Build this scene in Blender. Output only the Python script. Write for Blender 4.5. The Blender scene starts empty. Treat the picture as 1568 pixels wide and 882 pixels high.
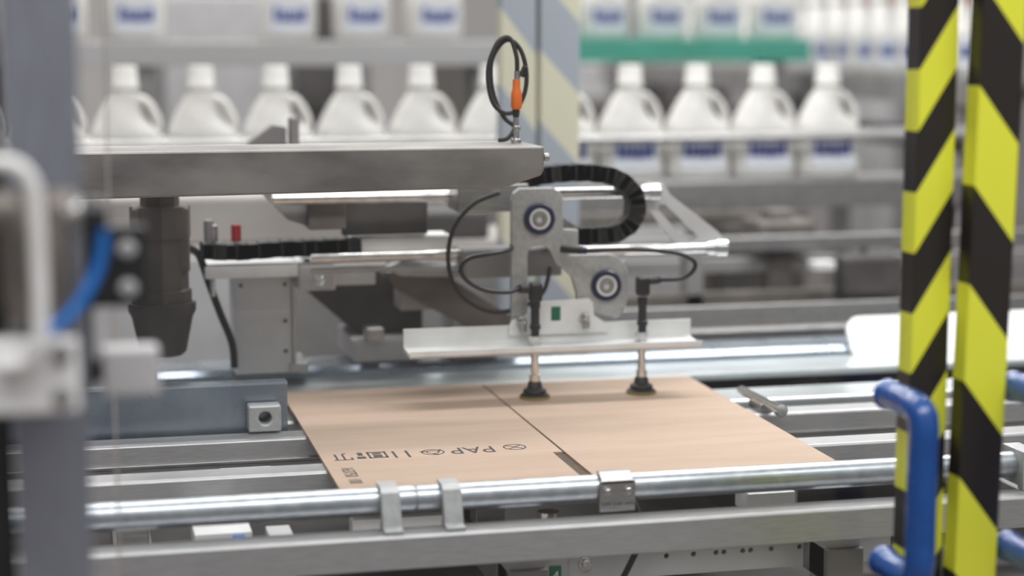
import bpy, bmesh, math, random
from mathutils import Vector, Matrix
random.seed(4)
S=bpy.context.scene
COL=S.collection

# ------------------------------------------------------------------ materials
def new_mat(name):
    m=bpy.data.materials.new(name); m.use_nodes=True
    nt=m.node_tree; b=nt.nodes.get('Principled BSDF')
    return m,nt,b
def surf(name,col,col2=None,metal=0.0,rough=0.5,rvar=0.12,scale=20,stretch=(1,1,1),bump=0.0,spec=0.5,detail=4,alpha=None,coat=0):
    m,nt,b=new_mat(name)
    tc=nt.nodes.new('ShaderNodeTexCoord'); mp=nt.nodes.new('ShaderNodeMapping')
    mp.inputs['Scale'].default_value=stretch
    nt.links.new(tc.outputs['Object'],mp.inputs['Vector'])
    nz=nt.nodes.new('ShaderNodeTexNoise'); nz.inputs['Scale'].default_value=scale; nz.inputs['Detail'].default_value=detail
    nt.links.new(mp.outputs['Vector'],nz.inputs['Vector'])
    cr=nt.nodes.new('ShaderNodeValToRGB')
    c2=col2 if col2 else tuple(c*0.8 for c in col)
    cr.color_ramp.elements[0].position=0.35; cr.color_ramp.elements[0].color=(*c2,1)
    cr.color_ramp.elements[1].position=0.65; cr.color_ramp.elements[1].color=(*col,1)
    nt.links.new(nz.outputs['Fac'],cr.inputs['Fac']); nt.links.new(cr.outputs['Color'],b.inputs['Base Color'])
    mr=nt.nodes.new('ShaderNodeMapRange'); mr.inputs['To Min'].default_value=max(0.02,rough-rvar); mr.inputs['To Max'].default_value=min(1,rough+rvar)
    nt.links.new(nz.outputs['Fac'],mr.inputs['Value']); nt.links.new(mr.outputs['Result'],b.inputs['Roughness'])
    b.inputs['Metallic'].default_value=metal
    b.inputs['Specular IOR Level'].default_value=spec
    b.inputs['Coat Weight'].default_value=coat
    if bump:
        bp=nt.nodes.new('ShaderNodeBump'); bp.inputs['Strength'].default_value=bump; bp.inputs['Distance'].default_value=0.002
        nt.links.new(nz.outputs['Fac'],bp.inputs['Height']); nt.links.new(bp.outputs['Normal'],b.inputs['Normal'])
    return m
def stripes(name,c1,c2,k,x0,c,P,rough=0.35):
    m,nt,b=new_mat(name)
    tc=nt.nodes.new('ShaderNodeTexCoord'); sx=nt.nodes.new('ShaderNodeSeparateXYZ')
    nt.links.new(tc.outputs['Object'],sx.inputs[0])
    def mth(op,a,bv):
        n=nt.nodes.new('ShaderNodeMath'); n.operation=op
        if isinstance(a,(int,float)): n.inputs[0].default_value=a
        else: nt.links.new(a,n.inputs[0])
        if isinstance(bv,(int,float)): n.inputs[1].default_value=bv
        else: nt.links.new(bv,n.inputs[1])
        return n.outputs[0]
    xk=mth('MULTIPLY',mth('SUBTRACT',sx.outputs['X'],x0),k)
    t=mth('ADD',sx.outputs['Z'],xk); t=mth('DIVIDE',mth('SUBTRACT',t,c),P)
    t=mth('ADD',t,100.25); fr=mth('FRACT',t,0); st=mth('LESS_THAN',fr,0.5)
    mx=nt.nodes.new('ShaderNodeMix'); mx.data_type='RGBA'
    nt.links.new(st,mx.inputs['Factor']); mx.inputs['A'].default_value=(*c2,1); mx.inputs['B'].default_value=(*c1,1)
    nt.links.new(mx.outputs['Result'],b.inputs['Base Color'])
    b.inputs['Roughness'].default_value=rough
    return m
M={}
M['steel']=surf('brushed_steel',(.43,.425,.42),(.34,.335,.33),1,.40,.1,30,(1,8,8))
M['beam']=surf('stained_steel',(.31,.29,.275),(.18,.17,.165),.65,.45,.12,7,(1,1,2.5),detail=8)
M['galv']=surf('galvanised_steel',(.48,.51,.54),(.38,.42,.46),.85,.32,.06,70,(1,1,1),detail=3)
M['galvsm']=surf('galvanised_sheet_light',(.60,.64,.65),(.53,.57,.58),.75,.30,.06,8)
M['galvdk']=surf('galvanised_sheet',(.32,.37,.42),(.23,.27,.32),.85,.28,.08,12)
M['alu']=surf('anodised_aluminium',(.47,.468,.475),(.41,.408,.41),.6,.38,.06,40,(1,10,10))
M['aludk']=surf('anodised_post',(.235,.25,.29),(.20,.21,.25),.4,.40,.06,30,(8,8,1))
M['cast']=surf('cast_aluminium',(.46,.465,.47),(.38,.385,.39),.45,.48,.08,120,bump=.08)
M['chrome']=surf('chrome',(.72,.71,.70),(.58,.57,.56),1,.14,.05,60)
M['white']=surf('white_paint',(.74,.74,.735),(.66,.66,.655),.0,.35,.08,25)
M['brightwhite']=surf('glossy_white_plastic',(.93,.93,.93),(.90,.90,.90),.0,.25,.03,25)
M['lightgrey']=surf('pale_grey_paint',(.62,.62,.635),(.56,.56,.575),.05,.45,.08,12)
M['grey']=surf('light_grey_paint',(.50,.495,.50),(.44,.435,.44),.05,.5,.08,12)
M['midgrey']=surf('mid_grey_paint',(.25,.243,.24),(.20,.19,.187),.1,.55,.08,8)
M['beige']=surf('beige_grey_panel',(.39,.365,.345),(.32,.295,.28),.0,.6,.08,4)
M['black']=surf('black_plastic',(.015,.015,.017),(.010,.010,.011),0,.38,.1,40)
M['rubber']=surf('black_rubber',(.022,.021,.02),(.013,.013,.013),0,.55,.1,60)
M['dark']=surf('dark_machine',(.085,.078,.075),(.05,.045,.043),.1,.6,.1,10)
M['motor']=surf('motor_paint',(.115,.10,.092),(.075,.066,.06),.1,.55,.1,10)
M['brown']=surf('brown_grey',(.18,.16,.145),(.10,.09,.08),.3,.5,.1,14)
M['board']=surf('kraft_cardboard',(.465,.352,.275),(.43,.322,.248),0,.75,.06,5,(1,6,1),bump=.03,spec=.2)
M['gapshade']=surf('cardboard_gap_shade',(.11,.075,.05),(.07,.045,.03),0,.85,.05,200)  # dark tone painted for the shade in the slot and crease
M['ink']=surf('printing_ink',(.06,.045,.045),(.035,.03,.03),0,.7,.05,60)
M['blue']=surf('blue_handle_plastic',(.006,.065,.27),(.005,.055,.24),0,.27,.05,30,coat=.3)
M['bluehose']=surf('blue_hose',(.01,.16,.52),(.01,.13,.46),0,.3,.06,30)
M['bluering']=surf('bearing_seal',(.012,.018,.07),(.01,.013,.05),.1,.35,.06,30)
M['orange']=surf('orange_plastic',(.85,.19,.02),(.75,.15,.02),0,.4,.06,30)
M['red']=surf('red_plastic',(.35,.02,.02),(.28,.015,.015),0,.4,.06,30)
M['green']=surf('green_sticker',(.0,.13,.06),(.0,.11,.05),0,.5,.06,30)
M['teal']=surf('teal_belt',(.06,.36,.27),(.05,.30,.22),0,.5,.06,12)
M['yellow']=surf('yellow_rubber',(.6,.42,.03),(.4,.28,.02),0,.5,.06,30)
M['hdpe']=surf('white_hdpe',(.66,.645,.62),(.61,.595,.57),0,.42,.05,8)
M['label']=surf('bottle_label',(.62,.64,.68),(.55,.59,.66),0,.35,.05,40)
M['labelblue']=surf('label_blue_print',(.04,.07,.30),(.03,.05,.24),0,.4,.05,40)
M['floor']=surf('concrete_floor',(.26,.23,.22),(.21,.185,.18),0,.55,.1,1.2,bump=.02)
M['wall']=surf('wall_paint',(.46,.445,.44),(.40,.385,.38),0,.8,.05,.7)
M['stripeL']=stripes('hazard_tape_a',(.70,.72,.05),(.018,.015,.013),-1.6,.904,1.355,.135)
M['stripeR']=stripes('hazard_tape_b',(.70,.72,.05),(.018,.015,.013),1.3,.95,1.4555,.222)
M['stripeB1']=stripes('hazed_tape_a',(.54,.52,.40),(.30,.33,.37),1.3,.85,1.50,.30,.5)  # stripe colours paled to imitate haze, both tapes
M['stripeB2']=stripes('hazed_tape_b',(.54,.52,.40),(.30,.33,.37),1.1,.93,1.43,.28,.5)
# acrylic
m,nt,b=new_mat('clear_acrylic')
nt.nodes.remove(b); out=nt.nodes['Material Output']
tr=nt.nodes.new('ShaderNodeBsdfTransparent'); tr.inputs[0].default_value=(.97,.975,.975,1)
gl=nt.nodes.new('ShaderNodeBsdfGlossy'); gl.inputs['Roughness'].default_value=.08
mx=nt.nodes.new('ShaderNodeMixShader'); mx.inputs[0].default_value=.03
nt.links.new(tr.outputs[0],mx.inputs[1]); nt.links.new(gl.outputs[0],mx.inputs[2]); nt.links.new(mx.outputs[0],out.inputs[0])
M['acrylic']=m

# ------------------------------------------------------------------ geometry helpers
def empty(name):
    e=bpy.data.objects.new(name,None); COL.objects.link(e); e.empty_display_size=.05; return e
def finish(name,bm,mat,parent=None,smooth=False,bevel=0,seg=2):
    bmesh.ops.recalc_face_normals(bm,faces=bm.faces)
    me=bpy.data.meshes.new(name); bm.to_mesh(me); bm.free()
    o=bpy.data.objects.new(name,me); COL.objects.link(o)
    if mat: me.materials.append(M[mat])
    if smooth:
        for p in me.polygons: p.use_smooth=True
    if bevel:
        md=o.modifiers.new('bevel','BEVEL'); md.width=bevel; md.segments=seg; md.limit_method='ANGLE'; md.angle_limit=math.radians(40)
    if parent: o.parent=parent
    return o
def box(name,x0,x1,y0,y1,z0,z1,mat,parent=None,bevel=.0015):
    bm=bmesh.new(); bmesh.ops.create_cube(bm,size=1)
    for v in bm.verts:
        v.co=Vector(((x0+x1)/2+v.co.x*(x1-x0),(y0+y1)/2+v.co.y*(y1-y0),(z0+z1)/2+v.co.z*(z1-z0)))
    return finish(name,bm,mat,parent,bevel=bevel)
def lathe(name,p0,axis,prof,mat,parent=None,seg=32,bevel=0):
    """prof: list (distance along axis, radius)"""
    bm=bmesh.new(); ax=Vector(axis).normalized(); q=ax.to_track_quat('Z','Y'); p0=Vector(p0); rings=[]
    for (d,r) in prof:
        rings.append([bm.verts.new(p0+q@Vector((r*math.cos(2*math.pi*i/seg),r*math.sin(2*math.pi*i/seg),d))) for i in range(seg)])
    for a,b_ in zip(rings,rings[1:]):
        for i in range(seg):
            bm.faces.new((a[i],a[(i+1)%seg],b_[(i+1)%seg],b_[i]))
    bm.faces.new(rings[0][::-1]); bm.faces.new(rings[-1])
    o=finish(name,bm,mat,parent)
    for p in o.data.polygons: p.use_smooth=len(p.vertices)==4
    md=o.modifiers.new('es','EDGE_SPLIT'); md.split_angle=math.radians(35)
    return o
def cyl(name,p0,p1,r,mat,parent=None,seg=28):
    p0=Vector(p0);p1=Vector(p1);L=(p1-p0).length;c=min(.001,r*.15,L*.2)
    return lathe(name,p0,p1-p0,[(0,r-c),(c,r),(L-c,r),(L,r-c)],mat,parent,seg)
def prism(name,pts,a0,a1,mat,parent=None,plane='XZ',bevel=.001):
    bm=bmesh.new()
    def mk(p,a):
        if plane=='XZ': return (p[0],a,p[1])
        if plane=='YZ': return (a,p[0],p[1])
        return (p[0],p[1],a)
    A=[bm.verts.new(mk(p,a0)) for p in pts]; B=[bm.verts.new(mk(p,a1)) for p in pts]
    bm.faces.new(A); bm.faces.new(B[::-1]); n=len(pts)
    for i in range(n): bm.faces.new((A[i],B[i],B[(i+1)%n],A[(i+1)%n]))
    return finish(name,bm,mat,parent,bevel=bevel)
def smoothpath(pts,n=8,closed=False):
    P=[Vector(p) for p in pts]; out=[]; N=len(P)
    rng=range(N if closed else N-1)
    for i in rng:
        if closed: a,b,c,d=P[(i-1)%N],P[i],P[(i+1)%N],P[(i+2)%N]
        else: a,b,c,d=P[max(i-1,0)],P[i],P[i+1],P[min(i+2,N-1)]
        for j in range(n):
            t=j/n
            out.append(.5*((2*b)+(c-a)*t+(2*a-5*b+4*c-d)*t*t+(3*b-a-3*c+d)*t**3))
    if not closed: out.append(P[-1])
    return out
def tube(name,pts,r,mat,parent=None,n=8,closed=False,seg=14,smooth=True):
    P=smoothpath(pts,n,closed) if smooth else [Vector(p) for p in pts]
    N=len(P); bm=bmesh.new(); rings=[]; up=None
    for i,p in enumerate(P):
        if closed: t=P[(i+1)%N]-P[(i-1)%N]
        else: t=P[min(i+1,N-1)]-P[max(i-1,0)]
        t.normalize()
        if up is None:
            up=Vector((0,0,1)) if abs(t.z)<.8 else Vector((0,1,0))
        up=(up-t*up.dot(t)).normalized(); s=t.cross(up)
        rr=r[0]+(r[1]-r[0])*i/(N-1) if isinstance(r,tuple) else r
        rings.append([bm.verts.new(p+rr*(math.cos(2*math.pi*k/seg)*up+math.sin(2*math.pi*k/seg)*s)) for k in range(seg)])
    for i in range(N if closed else N-1):
        a=rings[i];b_=rings[(i+1)%N]
        for k in range(seg): bm.faces.new((a[k],a[(k+1)%seg],b_[(k+1)%seg],b_[k]))
    if not closed: bm.faces.new(rings[0][::-1]); bm.faces.new(rings[-1])
    return finish(name,bm,mat,parent,smooth=True)
def cut(o,cutters):
    for c in cutters:
        md=o.modifiers.new('cut','BOOLEAN'); md.operation='DIFFERENCE'; md.object=c; md.solver='EXACT'
        o.modifiers.move(len(o.modifiers)-1,0)
    dg=bpy.context.evaluated_depsgraph_get()
    me=bpy.data.meshes.new_from_object(o.evaluated_get(dg)); o.modifiers.clear(); o.data=me
    for c in cutters: bpy.data.objects.remove(c,do_unlink=True)
def bolt(name,x,y,z,r,mat,parent,washer=True):
    """hex socket bolt facing -Y"""
    if washer: cyl(name+'_washer',(x,y,z),(x,y-.0015,z),r*1.45,mat,parent)
    lathe(name,(x,y,z),(0,-1,0),[(0,r),(.005,r),(.006,r*.85),(.006,r*.5),(.003,r*.48)],mat,parent,seg=20)
def chain(name,pts,w,h,mat,parent,pitch=.016,n=12):
    """energy chain built of links along a path in an XZ plane; w = width in Y, h = height"""
    P=smoothpath(pts,n); L=[0]
    for a,b_ in zip(P,P[1:]): L.append(L[-1]+(b_-a).length)
    bm=bmesh.new(); d=pitch/2; k=0
    while d<L[-1]:
        i=max(j for j in range(len(L)) if L[j]<=d); i=min(i,len(P)-2)
        f=(d-L[i])/max(1e-6,L[i+1]-L[i]); p=P[i].lerp(P[i+1],f); t=(P[i+1]-P[i]).normalized(); nrm=Vector((-t.z,0,t.x))
        for side in (-1,1,0):
            if side: cy0=side*(w/2-.002); hw=.002; hl=pitch*.62; hh=h/2
            else: cy0=0; hw=w/2; hl=pitch*.46; hh=h/2*.97
            r=bmesh.ops.create_cube(bm,size=1)
            for v in r['verts']:
                c=v.co.copy(); v.co=p+t*(c.x*2*hl)+Vector((0,cy0+c.y*2*hw,0))+nrm*(c.z*2*hh*(1 if k%2 else .94))
        d+=pitch;k+=1
    return finish(name,bm,mat,parent,bevel=.0006,seg=1)
def text(name,s,size,loc,rotz,mat,parent,tilt=0,sx=1,sy=1,ext=.0002):
    c=bpy.data.curves.new(name,'FONT'); c.body=s; c.size=size; c.extrude=ext; c.align_x='CENTER'; c.align_y='CENTER'
    o=bpy.data.objects.new(name,c); COL.objects.link(o)
    dg=bpy.context.evaluated_depsgraph_get(); me=bpy.data.meshes.new_from_object(o.evaluated_get(dg))
    bpy.data.objects.remove(o,do_unlink=True)
    me.transform(Matrix.Translation(loc)@Matrix.Rotation(rotz,4,'Z')@Matrix.Rotation(tilt,4,'X')@Matrix.Diagonal((sx,sy,1,1)))
    me.materials.clear(); me.materials.append(M[mat])
    o=bpy.data.objects.new(name,me); COL.objects.link(o); o.parent=parent
    return o

# ------------------------------------------------------------------ hall
box('floor',-7,10,-3,12,-.1,0,'floor',bevel=0)
box('wall_back',-7,10,12,12.2,0,6,'wall',bevel=0)
box('wall_left',-7.2,-7,-3,12.2,0,6,'wall',bevel=0)
box('wall_right',10,10.2,-3,12.2,0,6,'wall',bevel=0)

# ------------------------------------------------------------------ conveyor bed
bed=empty('case_conveyor')
X0,X1=-.45,1.95
def plain(name,y0,y1,z0,z1,mat='alu',x0=X0,x1=X1,parent=bed):
    return prism(name,[(y0,z0),(y0,z1-.003),(y0+.003,z1),(y1-.003,z1),(y1,z1-.003),(y1,z0)],x0,x1,mat,parent,'YZ',bevel=.001)
plain('bed_rail_rear',2.54,2.59,.952,.9955)
plain('bed_rail_front',2.325,2.375,.952,.9955)
plain('bed_rail_back',2.70,2.80,.945,.985,'galvsm')
box('bed_rail_front_lip',X0,X1,2.319,2.3245,.962,.968,'steel',bed)
box('bed_rail_rear_lip',X0,X1,2.534,2.5395,.962,.968,'steel',bed)
# front aluminium profile
prism('front_profile',[(2.078,.930),(2.078,.968),(2.081,.971),(2.117,.971),(2.12,.968),(2.12,.930)],X0,X1,'alu',bed,'YZ',.0008)
# cross members
for i,x in enumerate((-.3,.06,.53,.95,1.35,1.8)):
    box('cross_member_%d'%i,x-.025,x+.025,2.12,3.3,.86,.905,'midgrey',bed)
    box('leg_front_%d'%i,x-.025,x+.025,2.13,2.18,.0,.95,'grey',bed)
    box('leg_rear_%d'%i,x-.025,x+.025,3.2,3.25,.0,.86,'alu',bed)
    box('riser_%d'%i,x-.02,x+.02,2.33,2.37,.905,.952,'steel',bed)
    box('riser_b_%d'%i,x-.02,x+.02,2.545,2.585,.905,.952,'steel',bed)
    box('riser_c_%d'%i,x-.02,x+.02,2.72,2.77,.905,.945,'steel',bed)
box('dark_pan',X0,X1,2.2,3.25,.72,.74,'dark',bed)  # dark sheets stand in for the shade inside the machine
box('dark_pan_back',X0,X1,3.25,3.27,.5,.95,'dark',bed)
# clutter below
for (x0,x1,y0,y1,z0,z1,mt) in ((.835,.90,2.17,2.22,.945,.972,'white'),(.13,.20,2.2,2.28,.93,.955,'white'),(.175,.19,2.17,2.19,.90,.955,'bluehose'),
      (.18,.25,2.42,2.45,.955,.978,'white'),(.33,.47,2.24,2.27,.93,.95,'white'),(.22,.25,2.19,2.24,.86,.95,'grey')):
    box('under_bed_part',x0,x1,y0,y1,z0,z1,mt,bed)
lathe('under_bed_foot',(.573,2.19,.90),(0,0,1),[(0,.006),(.05,.006),(.052,.014),(.06,.014)],'chrome',bed)
# perforated plate under the front profile
pp=box('perforated_plate',.60,1.05,2.2,2.206,.862,.922,'grey',bed,bevel=.0008)
hl=[]
for i,hx in enumerate((.735,.772,.803,.814,.84,.851,.88,.92,.965,.985)):
    hl.append(lathe('h',(hx,2.15,.888),(0,1,0),[(0,.0036),(.1,.0036)],None,seg=16))
cut(pp,hl)
box('plate_lip',.60,1.05,2.2,2.23,.922,.925,'alu',bed)
box('terminal_block',.545,.60,2.19,2.24,.84,.90,'alu',bed)
box('green_tag',.575,.590,2.187,2.19,.862,.888,'green',bed,bevel=.0004)
text('tag_digit','4',.018,(.5825,2.1865,.875),0,'white',bed,tilt=math.pi/2)
tube('under_cable',[(.68,2.18,.98),(.685,2.15,.94),(.672,2.15,.90),(.64,2.16,.84),(.58,2.16,.78)],.004,'rubber',bed)
bolt('plate_bolt',.625,2.2,.885,.006,'chrome',bed)
# rear galvanised sliding sheets
box('rear_slide_sheet',.12,X1,2.872,3.0,.985,.997,'galvsm',bed)
prism('rear_step',[(3.0,.985),(3.0,1.004),(3.012,1.012),(3.11,1.012),(3.11,.985)],.12,X1,'galvdk',bed,'YZ')
prism('rear_channel',[(3.16,.97),(3.16,1.02),(3.20,1.02),(3.20,.99),(3.30,.99),(3.30,1.045),(3.32,1.045),(3.32,.97)],.9,X1,'steel',bed,'YZ')
# left side guide sheet, with folded top
prism('side_guide_sheet',[(2.612,.99),(2.612,1.060),(2.616,1.063),(2.640,1.063),(2.640,1.060),(2.616,1.058),(2.616,.99)],X0,.292,'galvdk',bed,'YZ',.0006)
# small bracket with hole
sb=box('stop_bracket',.232,.279,2.575,2.606,.998,1.036,'cast',bed,bevel=.003)
cut(sb,[lathe('h',(.256,2.55,1.018),(0,1,0),[(0,.009),(.1,.009)],None,seg=24)])
# pin at right
cyl('guide_pin',(1.008,2.66,1.010),(1.008,2.50,1.010),.007,'chrome',bed)
cyl('guide_pin_tip',(1.008,2.50,1.010),(1.008,2.488,1.010),.0095,'chrome',bed)
box('guide_pin_foot',.998,1.018,2.55,2.60,.9955,1.008,'steel',bed)
# white plate right, leaned back to catch light for its glare
gp=[]
for t in range(0,9):
    a=math.pi/2+math.pi/2*t/8; gp.append((1.372+.030*math.cos(a),1.038+.030*math.sin(a)))
gp+= [(1.342,1.005),(1.350,.990),(1.95,.990),(1.95,1.068)]
pl=prism('side_guide_plate',gp,3.02,3.028,'brightwhite',bed,'XZ',.001)
pl.data.transform(Matrix.Translation((0,2.985,.989))@Matrix.Rotation(math.radians(-35),4,'X')@Matrix.Diagonal((1,1,1.08,1))@Matrix.Translation((0,-3.024,-.990)))

# front pipe
pipe=empty('guide_pipe')
for i,(a,b_) in enumerate(((X0,.390),(.392,1.6))):
    cyl('tube_%d'%i,(a,2.137,1.0),(b_,2.137,1.0),.0172,'galv',pipe,seg=40)
cyl('joint_sleeve',(.37,2.137,1.0),(.41,2.137,1.0),.0160,'steel',pipe)
for i,x in enumerate((.357,.432)):
    pts=[(2.150,1.021),(2.118,1.0215),(2.109,1.016),(2.100,.990),(2.096,.9765),(2.083,.976),(2.083,.9712),(2.119,.9712),(2.119,.972),(2.114,.982),(2.118,1.0),(2.124,1.0165),(2.150,1.0185)]
    prism('saddle_clamp_%d'%i,pts,x-.0115,x+.0115,'cast',pipe,'YZ',.0012)
prism('end_clamp',[(2.165,1.022),(2.11,1.022),(2.105,.9712),(2.119,.9712),(2.12,.975),(2.165,.975)],1.19,1.215,'cast',pipe,'YZ',.0012)
lp=box('label_plate',.619,.665,2.1145,2.117,.975,1.014,'steel',pipe,bevel=.003)
prism('label_plate_hook',[(2.1145,1.010),(2.1145,1.0135),(2.13,1.022),(2.14,1.022),(2.14,1.019),(2.131,1.019)],.622,.662,'steel',pipe,'YZ',.0005)
bolt('plate_screw_1',.629,2.1145,1.0005,.0045,'chrome',pipe); bolt('plate_screw_2',.655,2.1145,1.0005,.0045,'chrome',pipe)
text('plate_engraving','base zero auto',.0072,(.642,2.1142,.984),math.pi,'ink',pipe,tilt=-math.pi/2)

# ------------------------------------------------------------------ cardboard blank
cb=empty('cardboard_blank')
zt,zb=1.0,.9958
prism('panel_left',[(.310,2.204),(.620,2.204),(.620,2.346),(.6335,2.346),(.6335,2.858),(.310,2.863)],zb,zt,'board',cb,'XY',.0004)
prism('panel_right',[(.637,2.207),(.973,2.210),(.985,2.852),(.6365,2.857)],zb,zt,'board',cb,'XY',.0004)
box('crease',.6334,.6372,2.346,2.80,zb,zt-.0018,'gapshade',cb,bevel=0)  # strip in the fold line, coloured dark like a shaded groove
box('slot_shade',.6185,.6385,2.206,2.346,zb,zb+.0012,'gapshade',cb,bevel=0)  # dark sheet under the open slot, imitates its shade
# printing, upside down from this side
text('print_pap','PAP',.052,(.517,2.385,1.0002),math.pi,'ink',cb,sx=.72,ext=.00005)
text('print_11','11',.058,(.418,2.383,1.0002),math.pi,'ink',cb,sx=.62,ext=.00005)
text('print_number','163750  100',.024,(.334,2.275,1.0002),-math.pi/2,'ink',cb,sy=1.0,sx=.75,ext=.00005)
def ring(name,x,y,rx,ry,w):
    bm=bmesh.new(); n=32; A=[];B=[]
    for i in range(n):
        a=2*math.pi*i/n
        A.append(bm.verts.new((x+rx*math.cos(a),y+ry*math.sin(a),1.0003))); B.append(bm.verts.new((x+(rx-w)*math.cos(a),y+(ry-w)*math.sin(a),1.0003)))
    for i in range(n): bm.faces.new((A[i],A[(i+1)%n],B[(i+1)%n],B[i]))
    return finish(name,bm,'ink',cb)
ring('print_circle',.577,2.388,.016,.017,.0020); 
def pline(name,a,b_,w=.0020):
    a=Vector((*a,1.0003));b_=Vector((*b_,1.0003)); t=(b_-a).normalized(); s=Vector((-t.y,t.x,0))*w/2
    bm=bmesh.new(); bm.faces.new([bm.verts.new(v) for v in (a+s,b_+s,b_-s,a-s)]); return finish(name,bm,'ink',cb)
pline('print_cross_1',(.566,2.376),(.588,2.400)); pline('print_cross_2',(.566,2.400),(.588,2.376))
ring('print_recycle',.462,2.383,.016,.016,.0020); ring('print_recycle_inner',.462,2.383,.009,.009,.0018)
for k in range(3):
    a=k*2.09+.4; pline('print_arrow_%d'%k,(.462+.009*math.cos(a),2.383+.009*math.sin(a)),(.462+.018*math.cos(a+.4),2.383+.018*math.sin(a+.4)),.003)
for k,(x0,x1,y0,y1) in enumerate(((.373,.399,2.366,2.370),(.373,.399,2.398,2.402),(.373,.376,2.366,2.402),(.396,.399,2.366,2.402),(.380,.392,2.372,2.384),(.380,.392,2.388,2.395),(.357,.369,2.366,2.378),(.360,.367,2.384,2.402))):
    pline('print_box_%d'%k,((x0+x1)/2,y0),((x0+x1)/2,y1),x1-x0)
for k,(a,b_) in enumerate((((.330,2.398),(.330,2.366)),((.325,2.364),(.352,2.364)),((.340,2.364),(.340,2.398)),((.340,2.398),(.345,2.402)),((.350,2.366),(.350,2.376)))):
    pline('print_umbrella_%d'%k,a,b_,.0028)

# ------------------------------------------------------------------ gripper
gr=empty('vacuum_gripper')
GX,GY,GZ=.677,2.754,.998
def gp_(l): return [(GX+u/1000,GZ+v/1000) for u,v in l]
plate=prism('cam_plate',gp_([(-18,90),(-18,310),(-15,320),(-5,328),(48,328),(60,322),(64,312),(66,263),(90,261),(90,236),(68,234),(70,226),(76,222),(138,222),(150,219),(166,206),(172,194),(172,150),(168,134),(158,121),(150,118),(142,122),(111,131),(98,122),(88,90),(88,160),(80,186),(66,200),(54,208),(44,230),(36,237),(18,237),(10,232),(8,222),(8,90)]),GY-.006,GY+.006,'cast',gr,bevel=.0015)
for i,(u,v) in enumerate(((26,280),(135,172))):
    x,z=GX+u/1000,GZ+v/1000
    lathe('bearing_seal_%d'%i,(x,GY-.005,z),(0,-1,0),[(0,.0245),(.006,.0245),(.008,.023),(.008,.017),(.004,.016)],'bluering',gr,40)
    lathe('bearing_race_%d'%i,(x,GY-.006,z),(0,-1,0),[(0,.0165),(.0065,.0165),(.0065,.0125),(.004,.012)],'white',gr,40)
    lathe('bearing_hub_%d'%i,(x,GY-.006,z),(0,-1,0),[(0,.0115),(.008,.0115),(.0085,.0105),(.0085,.006),(.003,.006)],'midgrey',gr,40)
    cyl('bearing_shaft_%d'%i,(x,GY+.006,z),(x,GY+.036,z),.012,'steel',gr)
# angle bracket
BX0,BX1=.487,.953
prism('angle_bracket',[(2.745,1.112),(2.748,1.112),(2.748,1.082),(2.742,1.078),(2.694,1.074),(2.688,1.078),(2.688,1.086),(2.691,1.086),(2.692,1.081),(2.742,1.084),(2.745,1.088)],BX0,BX1,'white',gr,'YZ',.0006)
prism('bracket_riser',gp_([(-24,112),(-20,122),(0,128),(22,146),(28,151),(106,153),(112,146),(114,126),(126,118),(136,112),(136,98),(-24,98)]),2.7405,2.744,'white',gr,bevel=.0008)
box('sticker',GX+.044,GX+.059,2.7395,2.7404,1.118,1.140,'green',gr,bevel=0)
for i,(u,v) in enumerate(((-5,122),(97,124))):
    x,z=GX+u/1000,GZ+v/1000
    cyl('stud_%d'%i,(x,2.740,z),(x,2.722,z),.005,'chrome',gr,6)
    lathe('nut_%d'%i,(x,2.740,z),(0,-1,0),[(0,.0085),(.007,.0085),(.0075,.007)],'chrome',gr,6)
    cyl('stud_pin_%d'%i,(x,2.730,z+.006),(x+.001,2.730,z-.016),.006,'steel',gr)
CY=2.722
for i,cx in enumerate((.690,.864)):
    e='_%d'%i
    lathe('suction_cup'+e,(cx,CY,1.0003),(0,0,1),[(0,.0235),(.003,.0238),(.006,.021),(.008,.017),(.010,.0185),(.013,.0175),(.016,.012),(.024,.0105),(.027,.008)],'rubber',gr,36)
    lathe('cup_ring'+e,(cx,CY,1.0018),(0,0,1),[(0,.0242),(.0014,.0242)],'yellow',gr,36)
    lathe('cup_fitting'+e,(cx,CY,1.025),(0,0,1),[(0,.0085),(.012,.0085),(.013,.0062),(.055,.0062),(.056,.0075),(.060,.0075)],'chrome',gr,24)
    lathe('stem_nut'+e,(cx,CY,1.078),(0,0,1),[(0,.0105),(.007,.0105),(.0075,.008),(.014,.008),(.0145,.0105),(.020,.0105)],'chrome',gr,6)
    lathe('spring_stem'+e,(cx,CY-.002,1.096),(0,0,1),[(0,.0065),(.012,.0065),(.013,.0085),(.020,.0085),(.021,.0068),(.045,.0068),(.046,.008),(.058,.008)],'black',gr,24)
    top=1.152 if i==0 else 1.156
    box('elbow_body'+e,cx-.010,cx+.010,CY-.012,CY+.008,top,top+.030,'black',gr,bevel=.004)
    if i==0:
        cyl('elbow_port'+e,(cx-.008,CY-.002,top+.020),(cx-.026,CY-.004,top+.021),.007,'black',gr)
        cyl('release_ring'+e,(cx-.026,CY-.004,top+.021),(cx-.030,CY-.004,top+.021),.0055,'bluering',gr)
    else:
        cyl('elbow_port'+e,(cx+.004,CY-.002,top+.022),(cx+.026,CY-.004,top+.024),.007,'black',gr)
        cyl('release_ring'+e,(cx+.026,CY-.004,top+.024),(cx+.030,CY-.004,top+.024),.0055,'bluering',gr)
r=.0036
tube('hose_left',[(.662,CY-.004,1.173),(.640,2.70,1.171),(.605,2.69,1.176),(.577,2.69,1.191),(.566,2.69,1.210),(.580,2.69,1.226),(.615,2.69,1.232),(.650,2.72,1.234),(.665,2.775,1.234)],r,'black',gr)
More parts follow.
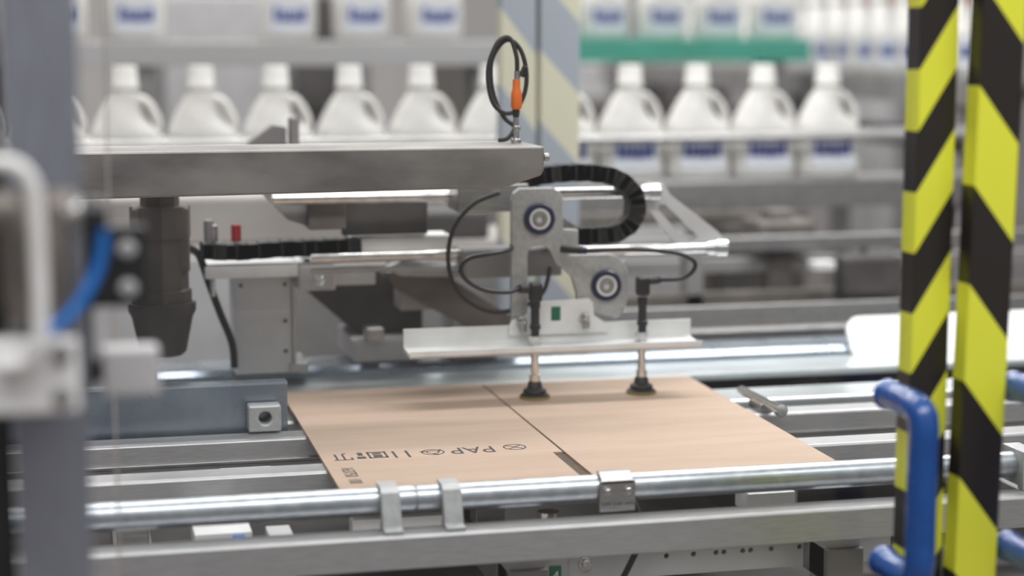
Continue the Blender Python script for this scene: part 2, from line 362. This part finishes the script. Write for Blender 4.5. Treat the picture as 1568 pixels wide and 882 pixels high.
tube('hose_right',[(.894,CY-.004,1.180),(.925,2.70,1.184),(.939,2.69,1.200),(.935,2.69,1.214),(.905,2.69,1.226),(.850,2.69,1.232),(.805,2.70,1.232),(.765,2.715,1.230),(.745,2.735,1.232)],r,'black',gr)
tube('hose_loop',[(.645,2.77,1.318),(.605,2.77,1.302),(.575,2.77,1.270),(.563,2.77,1.225),(.570,2.77,1.180),(.595,2.77,1.148),(.640,2.77,1.130),(.690,2.77,1.140),(.717,2.77,1.162),(.727,2.77,1.200)],r,'rubber',gr)
cyl('hose_union',(.735,2.735,1.231),(.765,2.715,1.230),.006,'black',gr)
cyl('hose_union_ring',(.765,2.715,1.230),(.770,2.712,1.230),.0055,'bluering',gr)

# carriage with rods
ca=empty('linear_carriage')
RY=2.86
cyl('rod_upper',(.30,RY,1.307),(.915,RY,1.307),.0095,'chrome',ca)
lathe('rod_upper_end',(.905,RY,1.307),(1,0,0),[(0,.012),(.012,.012),(.013,.0135),(.03,.0135),(.032,.010)],'chrome',ca)
cyl('rod_lower',(.36,RY,1.212),(1.03,RY,1.212),.008,'chrome',ca)
cyl('rod_lower_b',(.36,RY,1.192),(.88,RY,1.192),.004,'steel',ca)
lathe('rod_lower_end',(1.018,RY-.002,1.212),(1,0,0),[(0,.011),(.014,.011),(.015,.0135),(.034,.0135),(.036,.010)],'chrome',ca)
ep=prism('end_plate',[(.925,1.322),(.948,1.318),(.960,1.300),(1.040,1.240),(1.060,1.222),(1.060,1.195),(.99,1.195),(.980,1.205),(.915,1.285),(.915,1.315)],RY+.014,RY+.022,'lightgrey',ca,bevel=.001)
sl=prism('s',[(.940,1.285),(.952,1.284),(1.010,1.229),(1.006,1.219),(.994,1.218),(.938,1.276)],RY-.04,RY+.04,None,None,bevel=0)
cut(ep,[sl])
box('carriage_block',.585,.70,2.80,RY+.03,1.285,1.33,'steel',ca,bevel=.003)
box('carriage_block_lower',.60,.76,2.82,RY+.03,1.178,1.222,'midgrey',ca,bevel=.003)
chain('cable_chain',[(.615,2.82,1.306),(.655,2.82,1.322),(.70,2.82,1.336),(.750,2.82,1.343),(.805,2.82,1.343),(.850,2.82,1.333),(.879,2.82,1.304),(.877,2.82,1.268),(.848,2.82,1.246),(.80,2.82,1.242),(.73,2.82,1.242)],.034,.028,'rubber',ca,pitch=.013)
prism('chain_bracket',[(.735,1.245),(.80,1.245),(.80,1.25),(.76,1.275),(.735,1.275)],2.85,2.86,'steel',ca)
# beam above
bmv=empty('steel_beam')
prism('box_section',[(-.45,1.334),(.600,1.343),(.656,1.360),(.660,1.368),(.660,1.402),(-.45,1.402)],2.55,2.70,'beam',bmv,'XZ',.003)
box('end_cap',.655,.668,2.585,2.69,1.372,1.398,'steel',bmv)
cyl('end_bolt',(.664,2.57,1.385),(.672,2.57,1.385),.006,'steel',bmv)
box('beam_post',-.34,-.26,2.56,2.69,0,1.334,'midgrey',bmv)
box('motor_hanger',.09,.17,2.70,2.90,1.339,1.35,'steel',bmv)

# sensor with coiled cable
se=empty('sensor_cable')
sxx=.641; sy=2.645
lathe('stud',(sxx,sy,1.4025),(0,0,1),[(0,.008),(.005,.008),(.006,.005),(.018,.005),(.019,.0075),(.024,.0075),(.025,.0045),(.04,.0045)],'chrome',se,20)
lathe('cable_gland',(sxx,sy,1.440),(0,0,1),[(0,.0045),(.008,.006),(.012,.0055)],'black',se,20)
lathe('orange_connector',(sxx,sy-.003,1.452),(0,0,1),[(0,.0065),(.004,.0085),(.024,.008),(.03,.006),(.044,.0055)],'orange',se,20)
lathe('connector_nut',(sxx+.001,sy-.003,1.496),(0,0,1),[(0,.0045),(.012,.0045)],'chrome',se,16)
tube('cable_a',[(sxx+.001,sy-.003,1.506),(sxx,sy-.003,1.530),(.632,sy,1.556),(.615,sy,1.552),(.601,sy,1.522),(.599,sy,1.492),(.606,sy,1.462),(.622,sy,1.447),(.640,sy,1.450),(.654,sy,1.475),(.657,sy,1.505),(.650,sy,1.535),(.636,sy,1.552),(.622,sy+.006,1.550),(.606,sy+.006,1.525),(.605,sy+.006,1.49),(.612,sy+.006,1.462),(.626,sy+.006,1.438),(.640,sy+.004,1.425),(.628,sy,1.409),(.614,sy,1.4065)],.0034,'rubber',se,n=8)
cyl('cable_tie',(.648,sy-.003,1.500),(.655,sy-.003,1.515),.0045,'black',se,12)

# ------------------------------------------------------------------ left machine parts
mt=empty('pick_unit_motor')
lathe('motor_body',(.128,2.86,1.150),(0,0,1),[(0,.046),(.02,.046),(.022,.042),(.10,.042),(.102,.046),(.150,.046),(.151,.03),(.187,.03)],'motor',mt,8)
lathe('motor_boot',(.128,2.86,1.068),(0,0,1),[(0,.030),(.006,.036),(.06,.047),(.07,.052),(.083,.052)],'dark',mt,28)
box('motor_side_box',.085,.171,2.83,2.90,1.20,1.30,'brown',mt,bevel=.004)
tube('motor_cable',[(.171,2.9,1.23),(.190,2.92,1.215),(.205,2.93,1.17),(.222,2.93,1.12),(.240,2.93,1.07),(.243,2.93,1.03)],.006,'rubber',mt)
co=empty('support_column')
box('column',.247,.340,2.955,3.05,1.013,1.177,'lightgrey',co,bevel=.002)
box('column_flange',.340,.346,2.95,3.05,1.03,1.177,'alu',co)
box('column_foot',.335,.365,2.95,3.05,1.013,1.03,'alu',co)
for k,(x,z) in enumerate(((.258,1.16),(.329,1.16),(.329,1.05),(.329,1.10))):
    cyl('column_screw_%d'%k,(x,2.955,z),(x,2.952,z),.003,'dark',co,12)
box('top_plate',.198,.345,2.90,3.08,1.179,1.197,'white',co,bevel=.001)
cyl('plate_pin',(.21,2.91,1.15),(.21,2.91,1.18),.004,'chrome',co)
box('side_block',.346,.405,2.90,3.03,1.155,1.196,'grey',co,bevel=.003)
box('side_block_b',.405,.475,2.93,3.05,1.158,1.19,'alu',co,bevel=.002)
box('block_lid',.35,.49,2.92,3.05,1.19,1.197,'white',co)
bolt('block_bolt',.378,2.90,1.172,.007,'chrome',co)
chain('drag_chain',[(.195,2.93,1.222),(.25,2.93,1.219),(.32,2.93,1.222),(.38,2.93,1.222),(.44,2.93,1.224)],.045,.026,'rubber',co,pitch=.018)
box('cover',.432,.60,2.93,2.99,1.203,1.238,'white',co,bevel=.004)
box('cover_rail',.36,.62,2.95,3.0,1.195,1.203,'steel',co)
for i,(x,mt_) in enumerate(((.207,'midgrey'),(.213,'steel'),(.250,'red'))):
    cyl('valve_knob_%d'%i,(x,2.93,1.235),(x,2.93,1.262 if i else 1.27),.008,mt_,co)
ho=empty('vacuum_hopper')
prism('hopper_shell',[(.37,1.14),(.40,1.165),(.50,1.165),(.58,1.10),(.58,1.04),(.52,1.03),(.47,1.05)],3.08,3.2,'dark',ho)
prism('hopper_arm',[(.50,1.17),(.60,1.165),(.74,1.075),(.74,1.05),(.66,1.06),(.52,1.14)],3.0,3.04,'brown',ho)
prism('hopper_arm_b',[(.50,1.178),(.53,1.19),(.70,1.172),(.70,1.16),(.52,1.168)],2.95,3.0,'steel',ho)
box('hopper_box',.53,.60,3.02,3.12,1.10,1.16,'beige',ho,bevel=.003)
box('hopper_base',.45,.56,3.02,3.2,1.013,1.052,'grey',ho,bevel=.003)
box('hopper_base_b',.47,.50,3.0,3.04,1.05,1.075,'steel',ho,bevel=.003)
box('hopper_block',.62,.70,3.02,3.14,1.013,1.10,'grey',ho,bevel=.003)
box('hopper_bracket',.36,.42,2.88,2.95,1.255,1.34,'brown',ho,bevel=.003)
prism('hopper_clamp',[(.27,1.335),(.36,1.335),(.36,1.26),(.33,1.27)],2.9,2.94,'midgrey',ho)
box('hopper_bar',.42,.56,2.92,2.94,1.24,1.32,'dark',ho,bevel=.003)
prism('hopper_lever',[(.285,1.38),(.33,1.412),(.352,1.408),(.352,1.38)],3.10,3.14,'midgrey',ho)
box('hopper_lever_b',.357,.372,3.08,3.12,1.25,1.425,'midgrey',ho,bevel=.003)
# cabinet behind
cabn=empty('machine_cabinet')
box('cabinet_body',-.55,.95,3.72,4.02,0,1.14,'beige',cabn,bevel=.01)
box('cabinet_door',-.05,.40,3.70,3.72,.3,1.12,'grey',cabn,bevel=.004)
box('cabinet_door_b',.42,.90,3.70,3.72,.3,1.10,'midgrey',cabn,bevel=.004)
box('cabinet_top',-.5,.55,3.75,4.0,1.14,1.24,'beige',cabn,bevel=.01)
box('cabinet_dark_box',.60,.85,3.74,3.98,1.14,1.20,'dark',cabn,bevel=.01)  # solid dark box on the cabinet

# ------------------------------------------------------------------ left frame post and latch
lpz=empty('frame_post')
def slot_post(name,x0,x1,y0,y1,z0,z1,mat,parent):
    g=.004
    pts=[(x0,y0),(x1,y0),(x1,(y0+y1)/2-g),(x1-.008,(y0+y1)/2-g),(x1-.008,(y0+y1)/2+g),(x1,(y0+y1)/2+g),(x1,y1),(x0,y1)]
    return prism(name,pts,z0,z1,mat,parent,'XY',.002)
slot_post('post',-.052,.006,1.49,1.54,0,2.2,'aludk',lpz)
box('post_seal',-.10,-.055,1.50,1.53,0,2.2,'black',lpz)
dl=empty('door_latch')
tube('pull_handle',[(-.095,1.40,1.462),(-.06,1.40,1.462),(-.042,1.40,1.460),(-.031,1.40,1.448),(-.028,1.40,1.43),(-.027,1.40,1.39),(-.027,1.40,1.35),(-.029,1.40,1.325),(-.038,1.405,1.311),(-.06,1.41,1.308)],.0062,'white',dl)
box('latch_plate',-.11,.000,1.415,1.425,1.269,1.327,'white',dl,bevel=.003)
box('latch_spacer',-.09,-.01,1.425,1.489,1.275,1.32,'white',dl)
bolt('latch_bolt_1',-.0135,1.415,1.3145,.0055,'midgrey',dl); bolt('latch_bolt_2',-.0135,1.415,1.2815,.0055,'midgrey',dl)
lathe('latch_cylinder',(-.03,1.455,1.335),(0,0,1),[(0,.022),(.02,.026),(.07,.028),(.09,.020),(.10,.018)],'brown',dl)
cyl('latch_barrel',(-.09,1.455,1.42),(.0,1.455,1.42),.018,'brown',dl)
cyl('latch_knob_ring',(-.008,1.45,1.418),(.005,1.45,1.418),.014,'steel',dl)
lathe('latch_knob',(.003,1.45,1.418),(1,0,0),[(0,.010),(.004,.012),(.016,.012),(.022,.010)],'black',dl)
tube('air_hose',[(.019,1.45,1.410),(.0205,1.45,1.395),(.016,1.45,1.375),(.004,1.445,1.353),(-.010,1.44,1.338),(-.022,1.435,1.330),(-.03,1.43,1.318)],.0048,'bluehose',dl)
box('hinge_block',.0065,.058,1.545,1.56,1.331,1.399,'black',dl,bevel=.003)
bolt('hinge_bolt_1',.0415,1.545,1.380,.0052,'grey',dl); bolt('hinge_bolt_2',.0415,1.545,1.347,.0052,'grey',dl)
box('sensor_head',.018,.066,1.545,1.575,1.254,1.296,'grey',dl,bevel=.004)
box('sensor_arm',.0065,.02,1.545,1.56,1.268,1.288,'black',dl,bevel=.003)
box('sensor_bracket',.0065,.012,1.545,1.56,1.26,1.34,'black',dl)

# ------------------------------------------------------------------ safety doors
def handle(name,x,yb,yf,z0,z1,parent):
    r=.0166
    tube(name,[(x,yb,z1),(x,yb-.03,z1+.001),(x,yf+.012,z1-.002),(x,yf,z1-.018),(x,yf,z1-.05),(x,yf,(z0+z1)/2),(x,yf,z0+.05),(x,yf,z0+.018),(x,yf+.012,z0+.002),(x,yb-.03,z0-.001),(x,yb,z0)],r,'blue',parent,n=8,seg=24)
    for k,z in enumerate((z0,z1)):
        lathe(name+'_collar_%d'%k,(x,yb+.004,z),(0,-1,0),[(0,.0178),(.006,.0178),(.008,.017)],'blue',parent)
        bolt(name+'_bolt_%d'%k,x-.001,yb+.01,z,.007,'chrome',parent)
d1=empty('safety_door')
box('door_stile',.902,.947,1.85,1.885,.05,2.15,'stripeL',d1,bevel=.002)
box('door_edge_seal',.0325,.0345,1.862,1.874,.05,2.15,'beige',d1,bevel=0)
box('door_bottom_bar',.034,.902,1.855,1.88,.05,.10,'alu',d1)
box('door_top_bar',.034,.902,1.855,1.88,2.10,2.15,'alu',d1)
box('door_pane',.0345,.902,1.866,1.870,.10,2.10,'acrylic',d1,bevel=0)
handle('door_handle',.882,1.862,1.775,.966,1.158,d1)
d2=empty('safety_door')
st=box('door_stile',.946,.997,1.815,1.845,.05,2.15,'stripeR',d2,bevel=.002)
st.data.transform(Matrix.Translation((.97,1.83,1.0))@Matrix.Rotation(math.radians(1.1),4,'Y')@Matrix.Translation((-.97,-1.83,-1.0)))
box('door_pane',1.0,1.75,1.83,1.834,.10,2.10,'acrylic',d2,bevel=0)
box('door_bottom_bar',.96,1.75,1.82,1.845,.05,.10,'alu',d2)
box('door_top_bar',1.0,1.75,1.82,1.845,2.10,2.15,'alu',d2)
box('door_far_stile',1.75,1.80,1.815,1.85,.05,2.15,'alu',d2)
handle('door_handle',1.016,1.826,1.745,.985,1.168,d2)

# rear guard posts, tape colours paled for a hazy look
rg=empty('rear_guard_door')
box('guard_stile_a',.818,.889,3.5,3.54,0,2.2,'stripeB1',rg,bevel=.003)
box('guard_stile_b',.897,.978,3.5,3.54,0,2.2,'stripeB2',rg,bevel=.003)
box('guard_link',.889,.897,3.51,3.53,.3,.4,'alu',rg)

# ------------------------------------------------------------------ bottles
def bottle_mesh():
    bm=bmesh.new(); seg=28
    prof=[(0.0,-.070,.070,.036),(.004,-.077,.077,.042),(.02,-.080,.080,.046),(.10,-.081,.081,.047),(.118,-.079,.078,.047),(.130,-.075,.070,.045),(.145,-.069,.052,.043),(.160,-.062,.039,.040),(.175,-.054,.034,.036),(.190,-.045,.034,.032),(.203,-.036,.033,.030),(.210,-.031,.031,.031),(.212,-.029,.029,.029),(.220,-.029,.029,.029),(.222,-.032,.032,.032),(.228,-.032,.032,.032),(.230,-.029,.029,.029),(.268,-.0275,.0275,.0275),(.272,-.025,.025,.025)]
    rings=[]
    for (z,a,b_,d) in prof:
        cx=(a+b_)/2; rx=(b_-a)/2; e=2/3.2 if z<.14 else 2/2.2
        R=[]
        for i in range(seg):
            t=2*math.pi*i/seg; c,s=math.cos(t),math.sin(t)
            R.append(bm.verts.new((cx+rx*math.copysign(abs(c)**e,c),d*math.copysign(abs(s)**e,s),z)))
        rings.append(R)
    for a,b_ in zip(rings,rings[1:]):
        for i in range(seg): bm.faces.new((a[i],a[(i+1)%seg],b_[(i+1)%seg],b_[i]))
    bm.faces.new(rings[0][::-1]); bm.faces.new(rings[-1])
    P=smoothpath([(.020,0,.200),(.038,0,.197),(.053,0,.184),(.064,0,.165),(.071,0,.142),(.068,0,.112)],6)
    prev=None
    for i,p in enumerate(P):
        t=(P[min(i+1,len(P)-1)]-P[max(i-1,0)]).normalized(); nrm=Vector((-t.z,0,t.x))
        R=[bm.verts.new(p+nrm*.0105*math.cos(2*math.pi*k/12)+Vector((0,.017*math.sin(2*math.pi*k/12),0))) for k in range(12)]
        if prev:
            for k in range(12): bm.faces.new((prev[k],prev[(k+1)%12],R[(k+1)%12],R[k]))
        prev=R
    for f in bm.faces: f.smooth=True
    def quad(x0,x1,z0,z1,y,mi):
        n=6
        A=[bm.verts.new((x0+(x1-x0)*i/n,y,z0)) for i in range(n+1)];B=[bm.verts.new((x0+(x1-x0)*i/n,y,z1)) for i in range(n+1)]
        for i in range(n):
            f=bm.faces.new((A[i],A[i+1],B[i+1],B[i])); f.material_index=mi
    for sgn in (-1,1):
        y=sgn*.0478
        quad(-.056,.056,.022,.110,y,1)
        y=sgn*.0482
        for k,(x0,x1,z0,z1) in enumerate(((-.046,-.032,.052,.094),(-.027,-.016,.052,.084),(-.012,-.002,.052,.084),(.002,.012,.048,.082),(.016,.026,.052,.084),(.030,.046,.052,.086),(-.046,.046,.052,.064))):
            quad(x0,x1,z0,z1,y,2)
    me=bpy.data.meshes.new('detergent_bottle')
    bmesh.ops.recalc_face_normals(bm,faces=[f for f in bm.faces if f.material_index==0])
    bm.to_mesh(me); bm.free()
    for k in ('hdpe','label','labelblue'): me.materials.append(M[k])
    return me
BM=bottle_mesh()
for i in range(-3,11):
    o=bpy.data.objects.new('detergent_bottle',BM); COL.objects.link(o)
    o.location=(.118+.1685*i,4.2,1.2255); o.rotation_euler=(0,0,random.uniform(-.06,.06))
def bottle_row(name,pts,rz=0):
    me=bpy.data.meshes.new(name); bm=bmesh.new()
    for p in pts:
        tmp=bmesh.new(); tmp.from_mesh(BM); bmesh.ops.transform(tmp,matrix=Matrix.Translation(p)@Matrix.Rotation(rz+random.uniform(-.1,.1),4,'Z'),verts=tmp.verts)
        t=bpy.data.meshes.new('t'); tmp.to_mesh(t); tmp.free(); bm.from_mesh(t); bpy.data.meshes.remove(t)
    bm.to_mesh(me); bm.free()
    for k in ('hdpe','label','labelblue'): me.materials.append(M[k])
    o=bpy.data.objects.new(name,me); COL.objects.link(o); return o

def conveyor(name,x0,x1,y0,y1,zt,belt='steel',rail=True,rz=.10,frame='steel'):
    e=empty(name)
    box('belt',x0,x1,y0+.02,y1-.02,zt-.03,zt,belt,e)
    box('side_frame_front',x0,x1,y0,y0+.02,zt-.07,zt-.004,frame,e)
    box('side_frame_back',x0,x1,y1-.02,y1,zt-.07,zt-.004,frame,e)
    n=max(2,int((x1-x0)/.9)+1)
    for i in range(n):
        x=x0+.1+(x1-x0-.2)*i/(n-1)
        box('leg_%d'%i,x-.025,x+.025,y0+.02,y0+.06,0,zt-.03,'midgrey',e)
        box('leg_b_%d'%i,x-.025,x+.025,y1-.06,y1-.02,0,zt-.03,'midgrey',e)
        if rail:
            box('rail_post_%d'%i,x-.008,x+.008,y0-.035,y0-.02,zt-.06,zt+rz,'steel',e)
            box('rail_foot_%d'%i,x-.012,x+.012,y0-.03,y0+.01,zt-.065,zt-.045,'steel',e)
            box('rail_arm_%d'%i,x-.006,x+.006,y0-.03,y0+.0,zt+rz-.01,zt+rz,'steel',e)
    if rail:
        cyl('guide_rail_front',(x0,y0-.004,zt+rz),(x1,y0-.004,zt+rz),.011,'steel',e)
        cyl('guide_rail_back',(x0,y1+.004,zt+rz),(x1,y1+.004,zt+rz),.011,'steel',e)
    for k,zc in enumerate((.35,.85)):
        box('stretcher_%d'%k,x0+.1,x1-.1,y0+.03,y0+.05,zc,zc+.05,'midgrey',e)
    return e
conveyor('bottle_conveyor',-1.2,2.25,4.12,4.28,1.225)
conveyor('bottle_conveyor',-1.8,1.25,5.12,5.30,1.555,rail=False,frame='alu')
conveyor('bottle_conveyor',1.35,2.30,5.5,5.7,1.56,belt='teal',rail=False,frame='teal')
bottle_row('background_bottle_row',[Vector((-1.5+.21*i,5.21,1.556)) for i in range(13) if i not in (4,9)])
bottle_row('background_bottle_row',[Vector((1.45+.19*i,5.6,1.561)) for i in range(5)])
e=empty('accumulation_conveyor')
box('belt',2.36,2.56,4.5,8.0,1.43,1.455,'steel',e)
box('side_frame_left',2.34,2.36,4.5,8.0,1.38,1.45,'midgrey',e); box('side_frame_right',2.56,2.58,4.5,8.0,1.38,1.45,'steel',e)
for y in (4.6,5.8,7,7.9):
    box('leg',2.35,2.40,y-.03,y+.03,0,1.43,'midgrey',e); box('leg',2.52,2.57,y-.03,y+.03,0,1.43,'midgrey',e)
box('lower_beam',2.35,2.39,4.5,8,1.25,1.31,'dark',e)
bottle_row('background_bottle_row',[Vector((2.46,4.66+.17*i,1.457)) for i in range(19)],math.pi/2)

def machine(name,x0,x1,y0,y1,z0,z1,mat,mat2,cap=None):
    e=empty(name)
    box('base',x0,x1,y0,y1,0,z0,mat2,e,bevel=.02)
    box('body',x0+.03,x1-.03,y0+.03,y1,z0,z1,mat,e,bevel=.02)
    w=(x1-x0)
    box('panel',x0+w*.12,x0+w*.55,y0+.01,y0+.03,z0+.03,z1-.05,'grey' if mat!='grey' else 'midgrey',e,bevel=.01)
    box('control_box',x0+w*.65,x0+w*.9,y0-.03,y0+.03,(z0+z1)/2,z1-.05,'dark',e,bevel=.01)
    if cap: box('warning_panel',x0+.03,x1-.2,y0+.05,y1-.1,z1,z1+.12,cap,e,bevel=.01)
    return e
machine('filling_machine',1.2,2.1,4.9,5.35,.5,1.08,'brown','midgrey')
machine('capping_machine',-1.0,-.1,5.6,6.4,.6,1.9,'grey','midgrey')
machine('labelling_machine',.2,1.0,6.0,6.6,.9,1.75,'midgrey','dark')
machine('control_cabinet',3.0,3.8,6.5,7.0,.2,1.65,'grey','dark','red')
machine('control_cabinet',1.6,2.2,7.2,7.6,.2,1.35,'midgrey','dark')
machine('shrink_tunnel',1.9,3.3,9.0,10.0,.4,1.5,'brown','dark')
machine('shrink_tunnel',4.0,5.3,8.0,9.0,.4,2.3,'grey','dark')
hc=empty('hall_column')
box('shaft',2.80,3.05,5.0,5.25,0,4.5,'midgrey',hc,bevel=.01)
box('base_plate',2.74,3.11,4.94,5.31,0,.03,'dark',hc)

rf=empty('transfer_frame')
for x in (1.30,1.72,2.2):
    box('upright',x-.02,x+.02,3.72,3.76,0,1.10,'midgrey',rf)
box('top_bar',1.1,2.6,3.72,3.76,1.10,1.13,'steel',rf)
box('mid_bar',1.1,2.6,3.72,3.76,.98,1.01,'brown',rf)
box('gear_case',1.62,1.76,3.66,3.72,1.0,1.09,'dark',rf,bevel=.01)
box('drive_post',1.54,1.60,3.90,3.96,0,1.17,'brown',rf,bevel=.006)
box('drive_head',1.50,1.64,3.86,3.98,1.08,1.15,'brown',rf,bevel=.01)
box('drive_foot_bar',1.1,2.6,3.91,3.95,1.03,1.06,'midgrey',rf)
box('lamp_cap',1.55,1.60,3.66,3.70,1.06,1.08,'white',rf,bevel=.003)
box('foot_plate',1.05,2.65,3.70,3.98,0,.02,'midgrey',rf)

# ------------------------------------------------------------------ lights
def area(name,loc,rot,sx,sy,e,col=(1,1,1)):
    l=bpy.data.lights.new(name,'AREA'); l.shape='RECTANGLE'; l.size=sx; l.size_y=sy; l.energy=e; l.color=col
    o=bpy.data.objects.new(name,l); COL.objects.link(o); o.location=loc; o.rotation_euler=rot; return o
area('front_fill_light',(1.0,3.6,4.2),(0,0,0),3.5,.5,75,(1,.99,.98))
area('front_fill_light',(1.0,5.6,4.2),(0,0,0),5,.5,130,(1,.99,.98))
area('front_fill_light',(.5,.4,3.6),(math.radians(25),0,0),3.5,.6,80,(1,.99,.98))  # unseen front lamp on the camera side, strengthened to brighten the door stripes
area('front_fill_light',(1.0,8.2,4.4),(0,0,0),7,.6,170,(1,.99,.98))
area('plate_fill_light',(1.75,3.0,2.3),(0,0,0),.8,.15,17,(1,1,1))  # unseen lamp added to brighten the white plate and metal around it
w=bpy.data.worlds.new('hall_light'); S.world=w; w.use_nodes=True
nt=w.node_tree; bg=nt.nodes['Background']
tc=nt.nodes.new('ShaderNodeTexCoord'); sp_=nt.nodes.new('ShaderNodeSeparateXYZ'); cr=nt.nodes.new('ShaderNodeValToRGB')
nt.links.new(tc.outputs['Generated'],sp_.inputs[0]); nt.links.new(sp_.outputs['Z'],cr.inputs['Fac'])
cr.color_ramp.elements[0].position=0; cr.color_ramp.elements[0].color=(.40,.39,.395,1)
cr.color_ramp.elements[1].position=.7; cr.color_ramp.elements[1].color=(1,.985,.975,1)
nt.links.new(cr.outputs['Color'],bg.inputs['Color']); bg.inputs['Strength'].default_value=.75

# ------------------------------------------------------------------ camera
cam=bpy.data.cameras.new('camera'); co_=bpy.data.objects.new('camera',cam); COL.objects.link(co_)
co_.location=(0,0,1.55); co_.rotation_euler=(math.pi/2-math.atan(376/2800),0,-math.radians(13.5))
cam.sensor_width=36; cam.lens=2800/1568*36; cam.clip_start=.05
cam.dof.use_dof=True; cam.dof.focus_distance=2.50; cam.dof.aperture_fstop=1.75
S.camera=co_
S.view_settings.view_transform='Standard'
